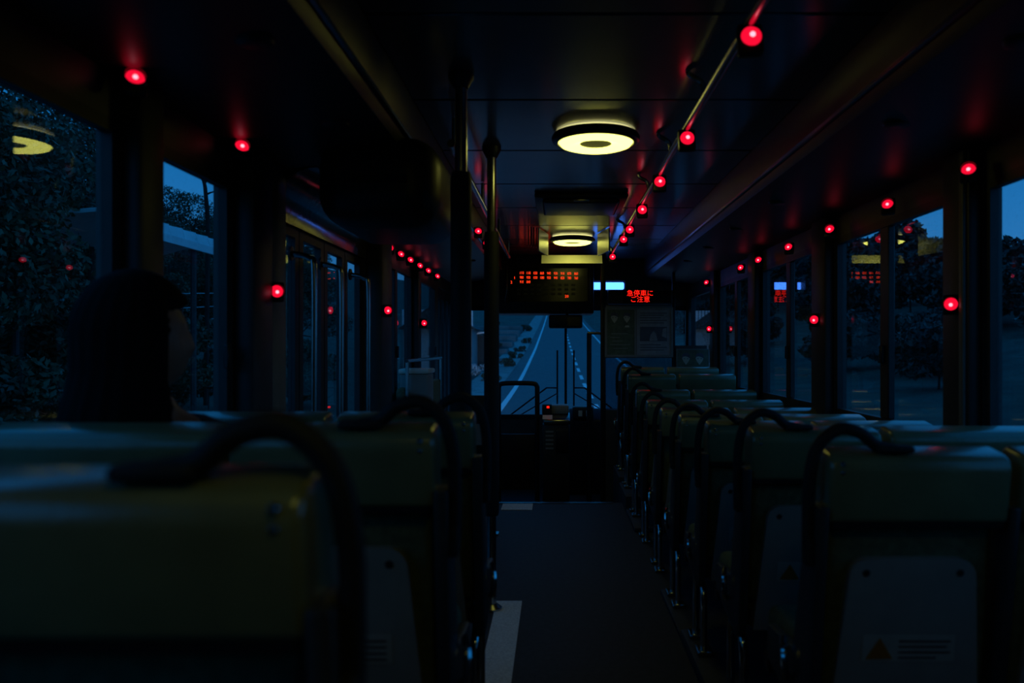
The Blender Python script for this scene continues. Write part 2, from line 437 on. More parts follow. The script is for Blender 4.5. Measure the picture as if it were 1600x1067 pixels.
    # chrome hinge loop on the aisle side of the cushion
    p = smooth_path([(-.012, .22, .36), (-.022, .19, .385), (-.022, .20, .43), (-.014, .23, .45)], 5)
    bld(MB().tube(p, .009, 8), 'hinge_loop', 'chrome', root)
    # black grab handle arching over the aisle corner
    p = smooth_path([(-.012, .055, .70), (-.014, .05, .78), (-.012, .045, .86), (.004, .04, .925), (.045, .036, .962), (.09, .034, .955), (.125, .034, .928), (.165, .034, .918)], 6)
    gh = bld(MB().tube(p, .0135, 10), 'grab_handle', 'rubber', root)
    bld(MB().box(.12, .20, .012, .056, .913, .929, r=.007, seg=3), 'handle_foot', 'rubber', gh)
    bld(MB().box(-.022, -.002, .035, .075, .67, .73, r=.006, seg=2), 'handle_foot', 'rubber', gh)
    for (bx, bz) in ((.045, .892), (.045, .874)):
        bld(MB().lathe([(0, .005), (.003, .0045), (.005, .002), (.006, -.002)], 12).xf(Matrix.Translation((bx, .006+(.885-bz)*.15, bz)) @ Matrix.Rotation(PI/2, 4, 'X')), 'bolt', 'steel', root)
    return root
XA_R, XA_L = .553, -.205
rows_r = [1.65+.66*i for i in range(9)]
dz_r = [.115, .095, .05, .02, 0, 0, .03, .12, .16]
pr = seat_proto('r')
names = ['nearest the camera', 'second row from the rear', 'third row from the rear', 'fourth row from the rear', 'fifth row from the rear', 'sixth row from the rear', 'seventh row from the rear', 'eighth row from the rear', 'front row before the driver partition']
for i, (yy, dz) in enumerate(zip(rows_r, dz_r)):
    o = pr if i == 0 else copy_tree(pr)
    o.location = (XA_R, yy, dz)
    tag(o, 'olive vinyl double seat right of the aisle, '+names[i], 'seat', 'double seats right of the aisle')
    if dz: plinth(XA_R-.02, XR-.002, yy-.22 if i else yy-.3, yy+.44, -.30 if yy+.44 > YS else 0, dz)
rows_l = [.70, 1.46, 2.16]; dz_l = [.215, .185, .15]
lp_ = seat_proto('l')
ln = ['olive vinyl double seat left of the aisle, nearest and blurred', 'olive vinyl double seat left of the aisle where the passenger sits', 'olive vinyl double seat left of the aisle before the middle door']
for i, (yy, dz) in enumerate(zip(rows_l, dz_l)):
    o = lp_ if i == 0 else copy_tree(lp_)
    o.location = (XA_L, yy, dz)
    tag(o, ln[i], 'seat', 'double seats left of the aisle')
    plinth(XL+.002, XA_L+.02, yy-.3, yy+.46, 0, dz)

# ------------------------------------------------------------------ ceiling lamps
def ring_lamp(loc, label):
    o = thing('ring_lamp', label, 'lamp', loc, 'round ceiling lamps')
    MB().lathe([(.165, .0), (.168, -.006), (.178, -.006), (.192, .002), (.196, .018), (.188, .032), (.168, .036), (.160, .018)], 64, closed=True).build('rim', 'lamp_rim', o)
    MB().lathe([(.07, -.008), (.10, -.018), (.13, -.022), (.155, -.014), (.168, .004)], 64).build('diffuser', 'lamp', o)
    MB().lathe([(.158, .035), (.174, .039), (.170, .0435), (.14, .044)], 64).build('upper_glow_ring', 'lampup', o)
    MB().lathe([(0, -.004), (.05, -.005), (.072, -.007), (.075, .02), (0, .02)], 40).build('centre_plate', 'lampcentre', o)
    MB().lathe([(0, .045), (.13, .045), (.14, .042), (.15, .036), (0, .036)], 40).build('base', 'lamp_rim', o)
    return o
ring_lamp((.178, 3.53, ZC-.045), 'glowing round ceiling lamp, the larger and nearer one')
ring_lamp((.145, 6.85, ZC-.045), 'glowing round ceiling lamp by the fare display, the far one')
ring_lamp((.172, -.02, ZC-.045), 'glowing round ceiling lamp overhead, outside the top of the view')
# pale shade panels round the far lamp
sh = thing('lamp_shade_box', 'pale panels standing round the far ceiling lamp', 'lamp shade', (.145, 6.75, ZC-.004))
MB().prism([(-.285, -.45), (-.275, -.455), (-.205, -.10), (-.215, -.095)], -.185, -.005, 'z').build('side_panel', 'pale', sh)
MB().prism([(.285, -.45), (.275, -.455), (.205, -.10), (.215, -.095)], -.185, -.005, 'z').build('side_panel', 'pale', sh)
MB().prism([(.30, -.205), (.31, -.205), (.375, -.125), (.365, -.125)], -.27, .27, 'x').build('rear_panel', 'pale', sh)
for k in range(4):
    MB().box(-.30-k*.02, -.292-k*.02, -.46-k*.03, -.42-k*.03, -.16, -.005).build('slat', 'black', sh)
# roof hatch
h = thing('roof_hatch', 'dark roof ventilation hatch between the two ceiling lamps', 'hatch', (.16, 5.2, ZC))
MB().box(-.29, .29, -.30, .30, -.03, 0, r=.012).build('hatch_frame', 'black', h)
MB().box(-.24, .24, -.25, .25, -.055, -.03, r=.02, seg=3).build('hatch_cover', 'duct', h)
MB().box(-.05, .05, -.27, -.25, -.05, -.03, r=.005).build('hatch_latch', 'steel', h)

# ------------------------------------------------------------------ grab rails and poles
RX, RZ = .516, 2.115
gr = thing('grab_rail', 'steel ceiling grab rail carrying red buttons along the right of the aisle', 'rail', (RX, 0, RZ))
MB().tube([(0, .9, 0), (0, 7.45, 0)], .016, 12).build('bar', 'steel', gr)
for yy in (1.3, 2.75, 3.55, 4.4, 5.9, 7.3):
    MB().tube(smooth_path([(0, yy, 0), (-.01, yy, .05), (-.05, yy, .075), (-.06, yy, .09)], 4), .010, 8).build('bracket', 'steel', gr)
gl = thing('grab_rail', 'steel ceiling grab rail along the left of the aisle', 'rail', (-.42, 0, 2.07))
MB().tube([(0, 3.2, 0), (0, 7.2, 0)], .016, 12).build('bar', 'steel', gl)
for yy in (3.3, 4.6, 5.9, 7.1):
    MB().tube([(0, yy, 0), (0, yy, .13)], .010, 8).build('bracket', 'steel', gl)
def pole(x, y, z0, label, r=.022, sleeve=(.62, 1.75), rs=.033):
    o = thing('pole', label, 'pole', (x, y, z0))
    MB().tube([(0, 0, 0), (0, 0, ZC-z0)], r, 14).build('tube', 'steel', o)
    if sleeve: MB().lathe([(0, sleeve[0]), (rs-.004, sleeve[0]), (rs, sleeve[0]+.02), (rs, sleeve[1]-.02), (rs-.004, sleeve[1]), (0, sleeve[1])], 16).build('sleeve', 'rubber', o)
    MB().lathe([(0, 0), (.05, 0), (.05, .012), (r+.004, .03)], 16).build('floor_flange', 'steel', o)
    MB().lathe([(r+.004, ZC-z0-.05), (.045, ZC-z0-.015), (.045, ZC-z0), (0, ZC-z0)], 16).build('ceiling_flange', 'black', o)
    return o
pole(-.33, 2.78, 0, 'thick black-sleeved pole beside the middle door, the nearer one', sleeve=(.5, 1.86), rs=.037)
pole(-.305, 3.80, 0, 'thick black-sleeved pole beside the middle door, the farther one', sleeve=(.45, 1.80), rs=.036)
for (yy, lab) in ((3.30, 'slim handrail inside the middle door, nearer'), (3.72, 'slim handrail inside the middle door, in the centre'), (4.25, 'slim handrail inside the middle door, farther')):
    o = thing('door_handrail', lab, 'handrail', (XL+.10, yy, 0))
    MB().tube(smooth_path([(-.10, 0, .25), (-.02, 0, .27), (0, 0, .34), (0, 0, 1.0), (0, 0, 1.55), (-.02, 0, 1.62), (-.10, 0, 1.64)], 5), .013, 10).build('tube', 'steel', o)
    MB().lathe([(0, 0), (.03, 0), (.03, .01), (0, .012)], 12).xf(Matrix.Translation((-.1, 0, .25)) @ Matrix.Rotation(PI/2, 4, 'Y')).build('flange', 'black', o)
    MB().lathe([(0, 0), (.03, 0), (.03, .01), (0, .012)], 12).xf(Matrix.Translation((-.1, 0, 1.64)) @ Matrix.Rotation(PI/2, 4, 'Y')).build('flange', 'black', o)
# housing over the middle door
db = thing('door_gear_housing', 'dark rounded housing bulging from the ceiling above the middle door', 'housing', (XL, 2.9, 1.68))
b = bmesh.new(); bmesh.ops.create_cube(b, size=1)
for v in b.verts: v.co = Vector((.44+v.co.x*.46, .35+v.co.y*.7, .19+v.co.z*.34))
bmesh.ops.bevel(b, geom=b.edges[:], offset=.12, segments=6, affect='EDGES', profile=.5)
m_ = MB(); m_.add(b); m_.build('cover', 'duct', db)
MB().box(.33, .56, -.004, .01, .17, .20).build('seam', 'rubber', db)

# ------------------------------------------------------------------ stop buttons
def stop_proto(spill_ring=False):
    o = empty('stop_button')
    MB().box(-.032, .032, 0, .03, -.045, .04, r=.008, seg=2).build('housing', 'black', o)
    ln_ = MB().lathe([(.026, 0), (.025, .006), (.019, .012), (.010, .015), (0, .016)], 20).xf(Matrix.Rotation(PI/2, 4, 'X') @ Matrix.Scale(1, 4)).build('lens', 'red', o)
    MB().lathe([(.0075, .0), (.006, .004), (0, .005)], 12).xf(Matrix.Translation((0, -.0150, -.004)) @ Matrix.Rotation(PI/2, 4, 'X')).build('light_spot', 'redcore', ln_)
    if spill_ring: MB().lathe([(.028, -.002), (.034, -.002), (.034, .014), (.028, .018)], 20, closed=True).xf(Matrix.Rotation(PI/2, 4, 'X')).build('added_spill_ring', 'black', o)  # ring added to block the lens's red spill onto the duct above
    return o
sp0 = {h: stop_proto(h) for h in (False, True)}; used = {}
def stop(x, y, z, rz, rx, label, group, sc=1.0):
    h = abs(x-RX) > .01
    o = sp0[h] if h not in used else copy_tree(sp0[h]); used[h] = True
    o.location = (x, y, z); o.rotation_euler = (rx, 0, rz); o.scale = (sc,)*3
    return tag(o, label, 'stop button', group)
G = 'red-lit stop buttons'
for i, yy in enumerate((2.1, 3.12, 3.94, 4.74, 5.54, 6.04, 7.2)):
    stop(RX, yy, RZ-.045, 0, -.25, 'glowing red stop button under the right ceiling rail, %s to the camera' % ORD[i], G, 1.05)
for i, yy in enumerate((2.67, 3.32, 4.02, 4.73, 5.43, 5.95, 7.3)):
    stop(XR-.075, yy, 1.845, -.55, -.3, 'glowing red stop button above the right windows, %s to the camera' % ORD[i], G, .85)
for i, (yy, zz) in enumerate(((2.80, 1.403), (4.28, 1.40), (7.2, 1.42))):
    stop(XR-.07, yy, zz, -.5, 0, 'glowing red stop button on a right window pillar, %s to the camera' % ORD[i], G, .85)
for i, yy in enumerate((1.97, 2.64, 5.0, 5.35, 5.7, 6.1, 6.5, 7.0)):
    stop(XL+.06, yy, 1.915 if yy < 3 else 1.875, .55, -.3, 'glowing red stop button above the left windows, %s to the camera' % ORD[i], G, .85)
for i, (xx, yy, zz) in enumerate(((XL+.085, 2.90, 1.455), (XL+.13, 4.60, 1.465), (XL+.08, 6.17, 1.44))):
    stop(xx, yy, zz, .5, 0, 'glowing red stop button on a left side pillar, %s to the camera' % ORD[i], G, .85)
for i, yy in enumerate((5.15, 5.75, 6.5)):
    stop(-.50, yy, 2.0, .2, -.3, 'glowing red stop button under the left roof duct, %s to the camera' % ORD[i], G, .85)

# ------------------------------------------------------------------ front of the bus
fd = thing('fare_display', 'black fare display with rows of red LED fares above the windscreen', 'display', (0, 8.2, 1.60))
MB().box(-.61, .395, .0, .50, .0, .60, r=.015).build('case', 'black', fd)
scn = MB().box(-.485, .335, -.012, .0, .12, .47, r=.004, seg=1).build('screen', 'screen', fd)
MB().box(-.51, -.488, -.03, 0, .10, .49, r=.006).box(.338, .36, -.03, 0, .10, .49, r=.006).build('screen_frame', 'black', fd)
MB().tube(smooth_path([(-.52, -.03, .13), (-.505, -.05, .20), (-.50, -.05, .28), (-.515, -.03, .33)], 5), .007, 8).build('handle', 'steel', fd)
fares = [['1110', '1140', '1050', '860', '940', '930', '910', '870', '860'], ['980', '930', '1050', '1080', '950', '940', '820', '780', '760'], ['910', '840']]
for r_, row in enumerate(fares):
    for c_, f in enumerate(row):
        px = 815+c_*10.65; py = 426.5+r_*7+c_*.14
        x = (px-868)/1244*8.18; z = 1.25+(543-py)/1244*8.18-1.60
        text('fare_digits', f, .040, 'led', scn, (x, -.0135, z), sx=.56 if len(f) == 4 else .66)
for (px, py, t_) in ((804, 434.2, '1'), (799, 441, '2'), (885.5, 463, '20')):
    text('fare_digits', t_, .040, 'led', scn, ((px-868)/1244*8.18, -.0135, 1.25+(543-py)/1244*8.18-1.60))
for r_ in range(3):
    for c_ in range(9):
        if r_ == 0 and c_ < 2: continue
        px = 810.5+c_*10.65; py = 445+r_*7
        box('unlit_digits', 'ledoff', ((px-3-868)/1244*8.18, (px+3-868)/1244*8.18, -.0130, -.0122, 1.25+(543-py-2)/1244*8.18-1.60, 1.25+(543-py+1.5)/1244*8.18-1.60), scn)
mr = thing('rear_view_mirror', 'black boxed rear view mirror hanging under the fare display', 'mirror', (.12, 8.3, 1.60))
MB().box(-.19, .16, -.05, .05, -.15, -.01, r=.02).build('mirror_case', 'black', mr)
MB().box(-.0, .14, -.056, -.049, -.13, -.03, r=.003, seg=1).build('mirror_glass', 'screen', mr)  # dark screen colour stands in for the mirror's dim reflection
MB().tube([(.0, 0, -.02), (0, 0, .0)], .015, 8).build('stem', 'black', mr)
# wipers outside the windscreen
for (xb, sg, lab) in ((.02, -1, 'black windscreen wiper left of the centre bar'), (.205, 1, 'black windscreen wiper right of the centre bar')):
    w_ = thing('wiper', lab, 'wiper', (xb, Y1+.09, .50))
    MB().tube([(0, 0, -.02), (0, 0, .72)], .010, 6).build('blade', 'rubber', w_)
    MB().tube([(0, .015, .30), (sg*.12, .015, .30), (sg*.72, .015, -.15)], .009, 6).build('arm', 'rubber', w_)
    MB().tube([(0, .015, .24), (sg*.66, .015, -.15)], .007, 6).build('link', 'rubber', w_)
# fare box
fb = thing('fare_box', 'grey pedestal fare box with slots and a small red display', 'fare box', (0, 7.6, -.30))
MB().box(-.125, .135, .0, .36, 0, .82, r=.02).build('body', 'shellside', fb)
MB().prism([(-.02, .82), (.38, .82), (.38, .90), (.20, .915), (-.02, .86)], -.115, .14, 'x', r=.01).build('top_tray', 'steel', fb)
MB().box(-.06, .13, .14, .34, .90, .99, r=.02).build('coin_hopper', 'shell', fb)
rd = MB().box(-.13, -.035, .10, .22, .90, 1.00, r=.01).build('card_reader', 'black', fb)
MB().box(-.085, -.06, .095, .10, .965, .985).build('red_indicator', 'ledred', rd)
MB().prism([(.08, .895), (.08, .90), (.0, .87), (.0, .865)], -.125, -.03, 'x').build('reader_plate', 'pale', fb)
MB().box(-.0, .125, -.012, .0, .55, .76, r=.006).build('front_door', 'black', fb)
for q in range(5): box('print_line', 'shell', (-.095, -.02, -.002, .001, .74-q*.04, .757-q*.04), fb)
# hooped guard rail beside the front door
hg = thing('hoop_rail', 'black hooped handrail at the front steps beside the fare box', 'handrail', (-.37, 7.85, -.30))
MB().tube(smooth_path([(-.19, 0, .0), (-.19, 0, .6), (-.19, 0, 1.10), (-.185, 0, 1.17), (-.15, 0, 1.195), (.0, 0, 1.20), (.15, 0, 1.195), (.185, 0, 1.17), (.19, 0, 1.10), (.19, 0, .6), (.19, 0, .0)], 5), .024, 10).build('hoop', 'black', hg)
MB().box(-.17, .17, -.01, .01, .15, .70, r=.008).build('guard_panel', 'black', hg)
# steel post with top bar left of the partition
po = thing('handrail_post', 'dark upright post with a bright steel top bar beside the driver partition', 'handrail', (.325, 7.7, -.30))
MB().tube([(0, 0, 0), (0, 0, 1.69)], .024, 12).build('post', 'black', po)
MB().tube([(-.015, 0, 1.69), (.12, 0, 1.69)], .014, 10).build('top_bar', 'steel', po)
# dashboard and driver's seat
dbd = thing('dashboard', 'black dashboard under the right half of the windscreen', 'dashboard', (.8, 8.45, -.30))
MB().prism([(-.05, 0), (.33, 0), (.33, .86), (.10, .90), (-.05, .78)], -.66, .62, 'x', r=.02).build('console', 'black', dbd)
MB().box(-.62, -.40, -.10, .05, .80, .93, r=.02).build('instrument_box', 'shellside', dbd)
for k in range(2): MB().box(-.56+k*.08, -.52+k*.08, -.108, -.099, .83, .89).build('gauge', 'pale', dbd)
MB().lathe([(.20, -.012), (.212, 0), (.20, .012), (.188, 0)], 40, closed=True).xf(Matrix.Translation((.05, -.20, .90)) @ Matrix.Rotation(-.5, 4, 'X')).build('steering_wheel', 'black', dbd)
MB().tube([(.05, -.2, .9), (.05, .02, .72)], .02, 8).build('steering_column', 'black', dbd)

# driver partition with notices
pt = thing('driver_partition', 'dark framed partition behind the driver with a clear lower pane', 'partition', (.46, 7.68, -.30))
MB().box(-.025, .025, 0, .04, 0, 2.50, r=.006).build('post', 'black', pt)
MB().box(.665, .695, 0, .04, 0, 2.50, r=.006).build('post', 'black', pt)
MB().box(.025, .665, .0, .03, 0, .95).build('lower_panel', 'wall', pt)
box('clear_pane', 'glass2', (.025, .665, .012, .018, .95, 1.46), pt)
MB().box(.025, .665, 0, .03, 1.45, 1.475).box(.025, .665, 0, .03, 1.93, 1.955).build('cross_rail', 'frame', pt)
nf = thing('notice_frame', 'wall frame holding two notices on the driver partition', 'frame', (.474, 7.65, 1.158))
W_, H_ = .656, .479
MB().box(0, W_, 0, .02, 0, .022).box(0, W_, 0, .02, H_-.022, H_).box(0, .022, 0, .02, .022, H_-.022).box(W_-.022, W_, 0, .02, .022, H_-.022).box(.285, .305, .002, .02, .022, H_-.022).build('border', 'frame', nf)
box('backing', 'black', (.02, W_-.02, .012, .02, .02, H_-.02), nf)
def flatpoly(pts, yy, name, mat, par):
    m = MB(); m.prism(pts, yy, yy+.0012, 'y'); return m.build(name, mat, par, smooth=False)
pg = thing('poster', 'dark green notice with two pale faces in the left half of the frame', 'poster', (.496, 7.658, 1.18))
box('sheet', 'poster_g', (0, .263, 0, .002, 0, .435), pg)
def face(cx, cz, s, par):
    flatpoly([(cx-.030*s, cz+.03*s), (cx-.034*s, cz+.005*s), (cx-.022*s, cz-.022*s), (cx, cz-.05*s), (cx+.022*s, cz-.022*s), (cx+.034*s, cz+.005*s), (cx+.030*s, cz+.03*s), (cx, cz+.036*s)], -.0014, 'printed_face', 'face', par)
    for sx in (-1, 1): flatpoly([(cx+sx*.014*s-.006*s, cz), (cx+sx*.014*s+.006*s, cz), (cx+sx*.014*s+.006*s, cz+.006*s), (cx+sx*.014*s-.006*s, cz+.006*s)], -.0024, 'printed_eye', 'poster_ink', par)
    flatpoly([(cx-.036*s, cz+.004*s), (cx-.028*s, cz+.018*s), (cx-.008*s, cz+.024*s), (cx+.018*s, cz+.016*s), (cx+.036*s, cz+.004*s), (cx+.034*s, cz+.036*s), (cx+.012*s, cz+.052*s), (cx-.020*s, cz+.050*s), (cx-.036*s, cz+.034*s)], -.0024, 'printed_hair', 'poster_ink', par)
face(.07, .355, 1, pg); face(.19, .355, .95, pg)
flatpoly([(.17, .265), (.215, .265), (.21, .283), (.175, .283)], -.0014, 'printed_patch', 'face', pg)
for q, (a, b) in enumerate(((.04, .2), (.03, .12), (.05, .15), (.03, .22), (.06, .2))): box('print_line', 'shell', (a, b, -.0012, 0, .20-q*.035, .206-q*.035), pg)
pw = thing('poster', 'pale printed notice with a picture in the right half of the frame', 'poster', (.782, 7.658, 1.18))
box('sheet', 'poster_w', (0, .325, 0, .002, 0, .435), pw)
box('picture', 'poster_ink', (.03, .29, -.0012, 0, .13, .27), pw)
flatpoly([(.12, .135), (.20, .135), (.185, .2), (.16, .23), (.13, .19)], -.0024, 'printed_shape', 'poster_w', pw)
flatpoly([(.24, .18), (.285, .16), (.285, .26), (.25, .25)], -.0024, 'printed_shape', 'poster_w', pw)
for q in range(8):
    zz = (.405, .385, .36, .335, .31, .10, .075, .05)[q]
    box('print_line', 'poster_ink', (.03, .29-.03*(q % 3), -.0012, 0, zz-.008, zz), pw)
pn = thing('poster', 'small dark notice with two pale faces right of the framed notices', 'poster', (1.17, 7.66, .98))
box('sheet', 'poster_g', (0, .30, 0, .003, 0, .25), pn)
MB().box(-.008, 0, -.003, .004, 0, .25).box(.30, .308, -.003, .004, 0, .25).box(-.008, .308, -.003, .004, .25, .258).build('border', 'frame', pn)
face(.085, .16, 1.1, pn); face(.215, .16, 1.1, pn); flatpoly([(.19, .03), (.24, .03), (.23, .06), (.2, .06)], -.0014, 'printed_patch', 'face', pn)
box('notice_board', 'wall', (1.155, 1.46, 7.675, 7.70, .2, 1.27), pt).location = (-.46, -7.68, .30)
# LED sign
sg_ = thing('led_sign', 'grey sign box with red LED characters above the notices', 'sign', (.504, 7.62, 1.668))
MB().box(0, .616, 0, .10, 0, .135, r=.012).build('case', 'shellside', sg_)
MB().box(.14, .60, -.004, 0, .012, .123).build('screen', 'screen', sg_)
kx = (1000-868)/1244*7.62-.504
text('led_characters', '急停車に', .064, 'ledred', sg_, (kx, -.006, .098))
text('led_characters', 'ご注意', .064, 'ledred', sg_, (kx, -.006, .040))
# blue lamp at the header
bl = thing('blue_lamp', 'bright blue tube lamp between the fare display and the partition', 'lamp', (.52, 8.35, 1.86))
MB().box(-.14, .20, 0, .05, 0, .075, r=.015).build('tube', 'blue', bl)
MB().box(-.16, .22, .05, .08, -.01, .10).build('back_plate', 'black', bl)

# left front: partition, rail, box
lpn = thing('low_partition', 'low partition with a black upper board and grey lower plate left of the aisle', 'partition', (-.63, 5.33, 0))
MB().box(.0, .205, -.01, .01, .52, .93, r=.004).build('board', 'black', lpn)
MB().box(.02, .195, -.016, -.010, .60, .74).build('plate', 'shell', lpn)
MB().tube([(.215, 0, 0), (.215, 0, .96)], .016, 10).build('post', 'steel', lpn)
MB().tube([(-.01, 0, 0), (-.01, 0, .96)], .016, 10).build('post', 'steel', lpn)
MB().box(.18, .25, -.04, .04, 0, .012).build('foot', 'steel', lpn)
sd = thing('side_bench', 'dark bench with rail and backrest along the left windows behind the low partition', 'bench', (XL, 5.35, 0))
MB().box(.01, .42, 0, 1.6, 0, .42, r=.02).build('base', 'wall', sd)
MB().box(.02, .44, .02, 1.58, .42, .52, r=.03).build('cushion', 'fabric', sd)
MB().box(.02, .10, .02, 1.58, .56, .98, r=.03).build('backrest', 'fabric', sd)
MB().tube([(.10, 0, 1.16), (.10, 1.6, 1.16)], .013, 8).tube([(.10, .02, .5), (.10, .02, 1.16)], .013, 8).tube([(.10, 1.58, .5), (.10, 1.58, 1.16)], .013, 8).build('rail', 'steel', sd)
wb = thing('pale_box', 'small pale box with a lid resting on the bench by the left windows', 'box', (-.93, 5.42, .52))
MB().box(-.13, .06, 0, .26, 0, .55, r=.01).build('carton', 'shell', wb)
MB().box(-.14, .07, -.01, .27, .55, .585, r=.012).build('lid', 'pale', wb)

# ------------------------------------------------------------------ passenger
def skin_mesh(verts, edges, radii, root=0, sub=1):
    me = bpy.data.meshes.new('sk'); me.from_pydata(verts, edges, [])
    o = bpy.data.objects.new('sk', me); COL.objects.link(o)
    m = o.modifiers.new('s', 'SKIN'); m.use_smooth_shade = True
    sv = me.skin_vertices[0].data
    for i, r in enumerate(radii): sv[i].radius = (r, r) if not isinstance(r, tuple) else r; sv[i].use_root = (i == root)
    s2 = o.modifiers.new('d', 'SUBSURF'); s2.levels = sub; s2.render_levels = sub
    dg = bpy.context.evaluated_depsgraph_get(); out = bpy.data.meshes.new_from_object(o.evaluated_get(dg))
    bpy.data.objects.remove(o); return out
def head_mesh():
    b = bmesh.new(); bmesh.ops.create_icosphere(b, subdivisions=4, radius=1)
    def g(p, c, s): return math.exp(-((p-Vector(c)).length/s)**2)
    for v in b.verts:
        p = v.co.copy()                      # faces +y
        x, y, z = p.x*.075, p.y*.095, p.z*.115
        if p.z < 0: x *= 1-.22*(-p.z)*max(0, p.y+.4); y *= 1+(.05 if p.y > 0 else -.18)*(-p.z)
        y += .015*g(p, (0, .98, -.16), .15)+.007*g(p, (0, .98, .02), .14)      # nose
        y -= .010*(g(p, (.38, .88, .10), .2)+g(p, (-.38, .88, .10), .2))        # eye sockets
        y += .006*(g(p, (0, .9, -.42), .13))+.010*g(p, (0, .75, -.75), .22)     # lips, chin
        y += .006*(g(p, (.4, .85, .28), .2)+g(p, (-.4, .85, .28), .2))
        x += math.copysign(.012, p.x)*(g(p, (1, -.1, -.05), .2)+g(p, (-1, -.1, -.05), .2))
        v.co = Vector((x, y, z))
    me = bpy.data.meshes.new('head'); b.to_mesh(me); b.free(); return me
PX, PY = -.885, 1.70
HC = Vector((PX-.005, PY+.01, 1.265))
yaw = -math.radians(62)
V_ = [(PX, 1.86, .74), (PX, 1.80, .92), (PX, 1.75, 1.03), (PX, 1.72, 1.10), (HC.x, PY+.005, 1.19), (HC.x, PY+.01, 1.25),
      (PX-.11, 1.76, 1.03), (PX-.13, 1.80, .86), (PX-.10, 2.02, .80), (PX-.05, 2.10, .80),
      (PX+.16, 1.76, 1.03), (PX+.20, 1.80, .84), (PX+.14, 2.02, .80), (PX+.06, 2.10, .81),
      (PX-.08, 2.20, .73), (PX-.08, 2.30, .40), (PX-.08, 2.28, .27), (PX-.08, 2.36, .22),
      (PX+.09, 2.20, .73), (PX+.09, 2.30, .40), (PX+.09, 2.28, .27), (PX+.09, 2.36, .22)]
E_ = [(0, 1), (1, 2), (2, 3), (3, 4), (4, 5), (2, 6), (6, 7), (7, 8), (8, 9), (2, 10), (10, 11), (11, 12), (12, 13), (0, 14), (14, 15), (15, 16), (16, 17), (0, 18), (18, 19), (19, 20), (20, 21)]
R_ = [(.15, .11), (.125, .09), (.13, .09), .06, .05, .05, .055, .045, .032, .026, .055, .045, .032, .026, .075, .05, .038, .03, .075, .05, .038, .03]
bodym = skin_mesh(V_, E_, R_)
hm = head_mesh(); hm.transform(Matrix.Translation(HC) @ Matrix.Rotation(yaw, 4, 'Z'))
bb = bmesh.new(); bb.from_mesh(bodym); bb.from_mesh(hm)
# fingers on both hands
for sx in (-1, 1):
    base = Vector((PX-.05, 2.10, .80)) if sx < 0 else Vector((PX+.06, 2.10, .81))
    for k, (dx, L) in enumerate(((-.03, .055), (-.012, .07), (.006, .075), (.024, .066))):
        t = MB().tube([base+Vector((dx, .01, .0)), base+Vector((dx, .035+L*.4, .006)), base+Vector((dx, .045+L*.8, -.012))], [.010, .009, .007], 8)
        tm = bpy.data.meshes.new('f'); t.bm.to_mesh(tm); t.bm.free(); bb.from_mesh(tm)
    t = MB().tube([base+Vector((-sx*.02, 0, 0)), base+Vector((-sx*.045, .025, .0)), base+Vector((-sx*.052, .05, -.008))], [.012, .010, .008], 8)
    tm = bpy.data.meshes.new('f'); t.bm.to_mesh(tm); t.bm.free(); bb.from_mesh(tm)
me = bpy.data.meshes.new('body'); bb.to_mesh(me); bb.free()
tmp = bpy.data.objects.new('tmp', me); COL.objects.link(tmp)
md = tmp.modifiers.new('r', 'REMESH'); md.mode = 'VOXEL'; md.voxel_size = .0075; md.use_smooth_shade = True
sm = tmp.modifiers.new('sm', 'SMOOTH'); sm.iterations = 2; sm.factor = .5
dg = bpy.context.evaluated_depsgraph_get(); fin = bpy.data.meshes.new_from_object(tmp.evaluated_get(dg)); bpy.data.objects.remove(tmp)
person = thing('person', 'dark-haired passenger in dark clothes seated at the left window, face turned right', 'person', (PX, 1.82, .6))
fin.materials.clear(); fin.materials.append(M['skin'])
bo = bpy.data.objects.new('body', fin); COL.objects.link(bo); bo.parent = person; bo.location = -Vector(person.location)
def garment(name, idx, grow, mat):
    mp = {v: i for i, v in enumerate(idx)}
    rr = [tuple(q+grow for q in R_[i]) if isinstance(R_[i], tuple) else R_[i]+grow for i in idx]
    gm = skin_mesh([V_[i] for i in idx], [(mp[a], mp[c]) for a, c in E_ if a in mp and c in mp], rr)
    gm.materials.clear(); gm.materials.append(M[mat])
    o = bpy.data.objects.new(name, gm); COL.objects.link(o); o.parent = person; o.location = -Vector(person.location)
garment('coat', [0, 1, 2, 3, 6, 7, 8, 10, 11, 12], .016, 'coat')
garment('trousers', [0, 14, 15, 16, 18, 19, 20], .014, 'coat')
# hair: a shoulder-length bob around the head, open at the face
b = bmesh.new(); bmesh.ops.create_icosphere(b, subdivisions=5, radius=1)
for v in b.verts:
    p = v.co.copy(); an = math.atan2(p.x, p.y)          # 0 at the face
    x, y, z = p.x*.108, p.y*.122-.012, p.z*.142+.012
    if p.z < -.05:
        k = (-.05-p.z)/.95
        z = -.05-.235*k**.75 if abs(an) > .95 else z
        f = 1+.22*math.sin(min(1, k)*PI) if abs(an) > .95 else 1
        x = math.sin(an)*.108*f*(1-.25*max(0, k-.75)/.25); y = math.cos(an)*.115*f*(1-.25*max(0, k-.75)/.25)-.015
        if k > .96: x *= .2; y *= .2
    if abs(an) < .98 and p.z < .50:
        x, y, z = p.x*.05, p.y*.05, min(p.z*.08, .08)
    r = 1+.012*math.sin(an*23+p.z*3)+.010*math.sin(an*41-p.z*5)
    v.co = Vector((x*r, y*r, z))
hmsh = bpy.data.meshes.new('hair'); b.to_mesh(hmsh); b.free()
hmsh.transform(Matrix.Translation(HC) @ Matrix.Rotation(yaw, 4, 'Z'))
for p in hmsh.polygons: p.use_smooth = True
hmsh.materials.append(M['hair'])
ho = bpy.data.objects.new('hair', hmsh); COL.objects.link(ho); ho.parent = person; ho.location = -Vector(person.location)

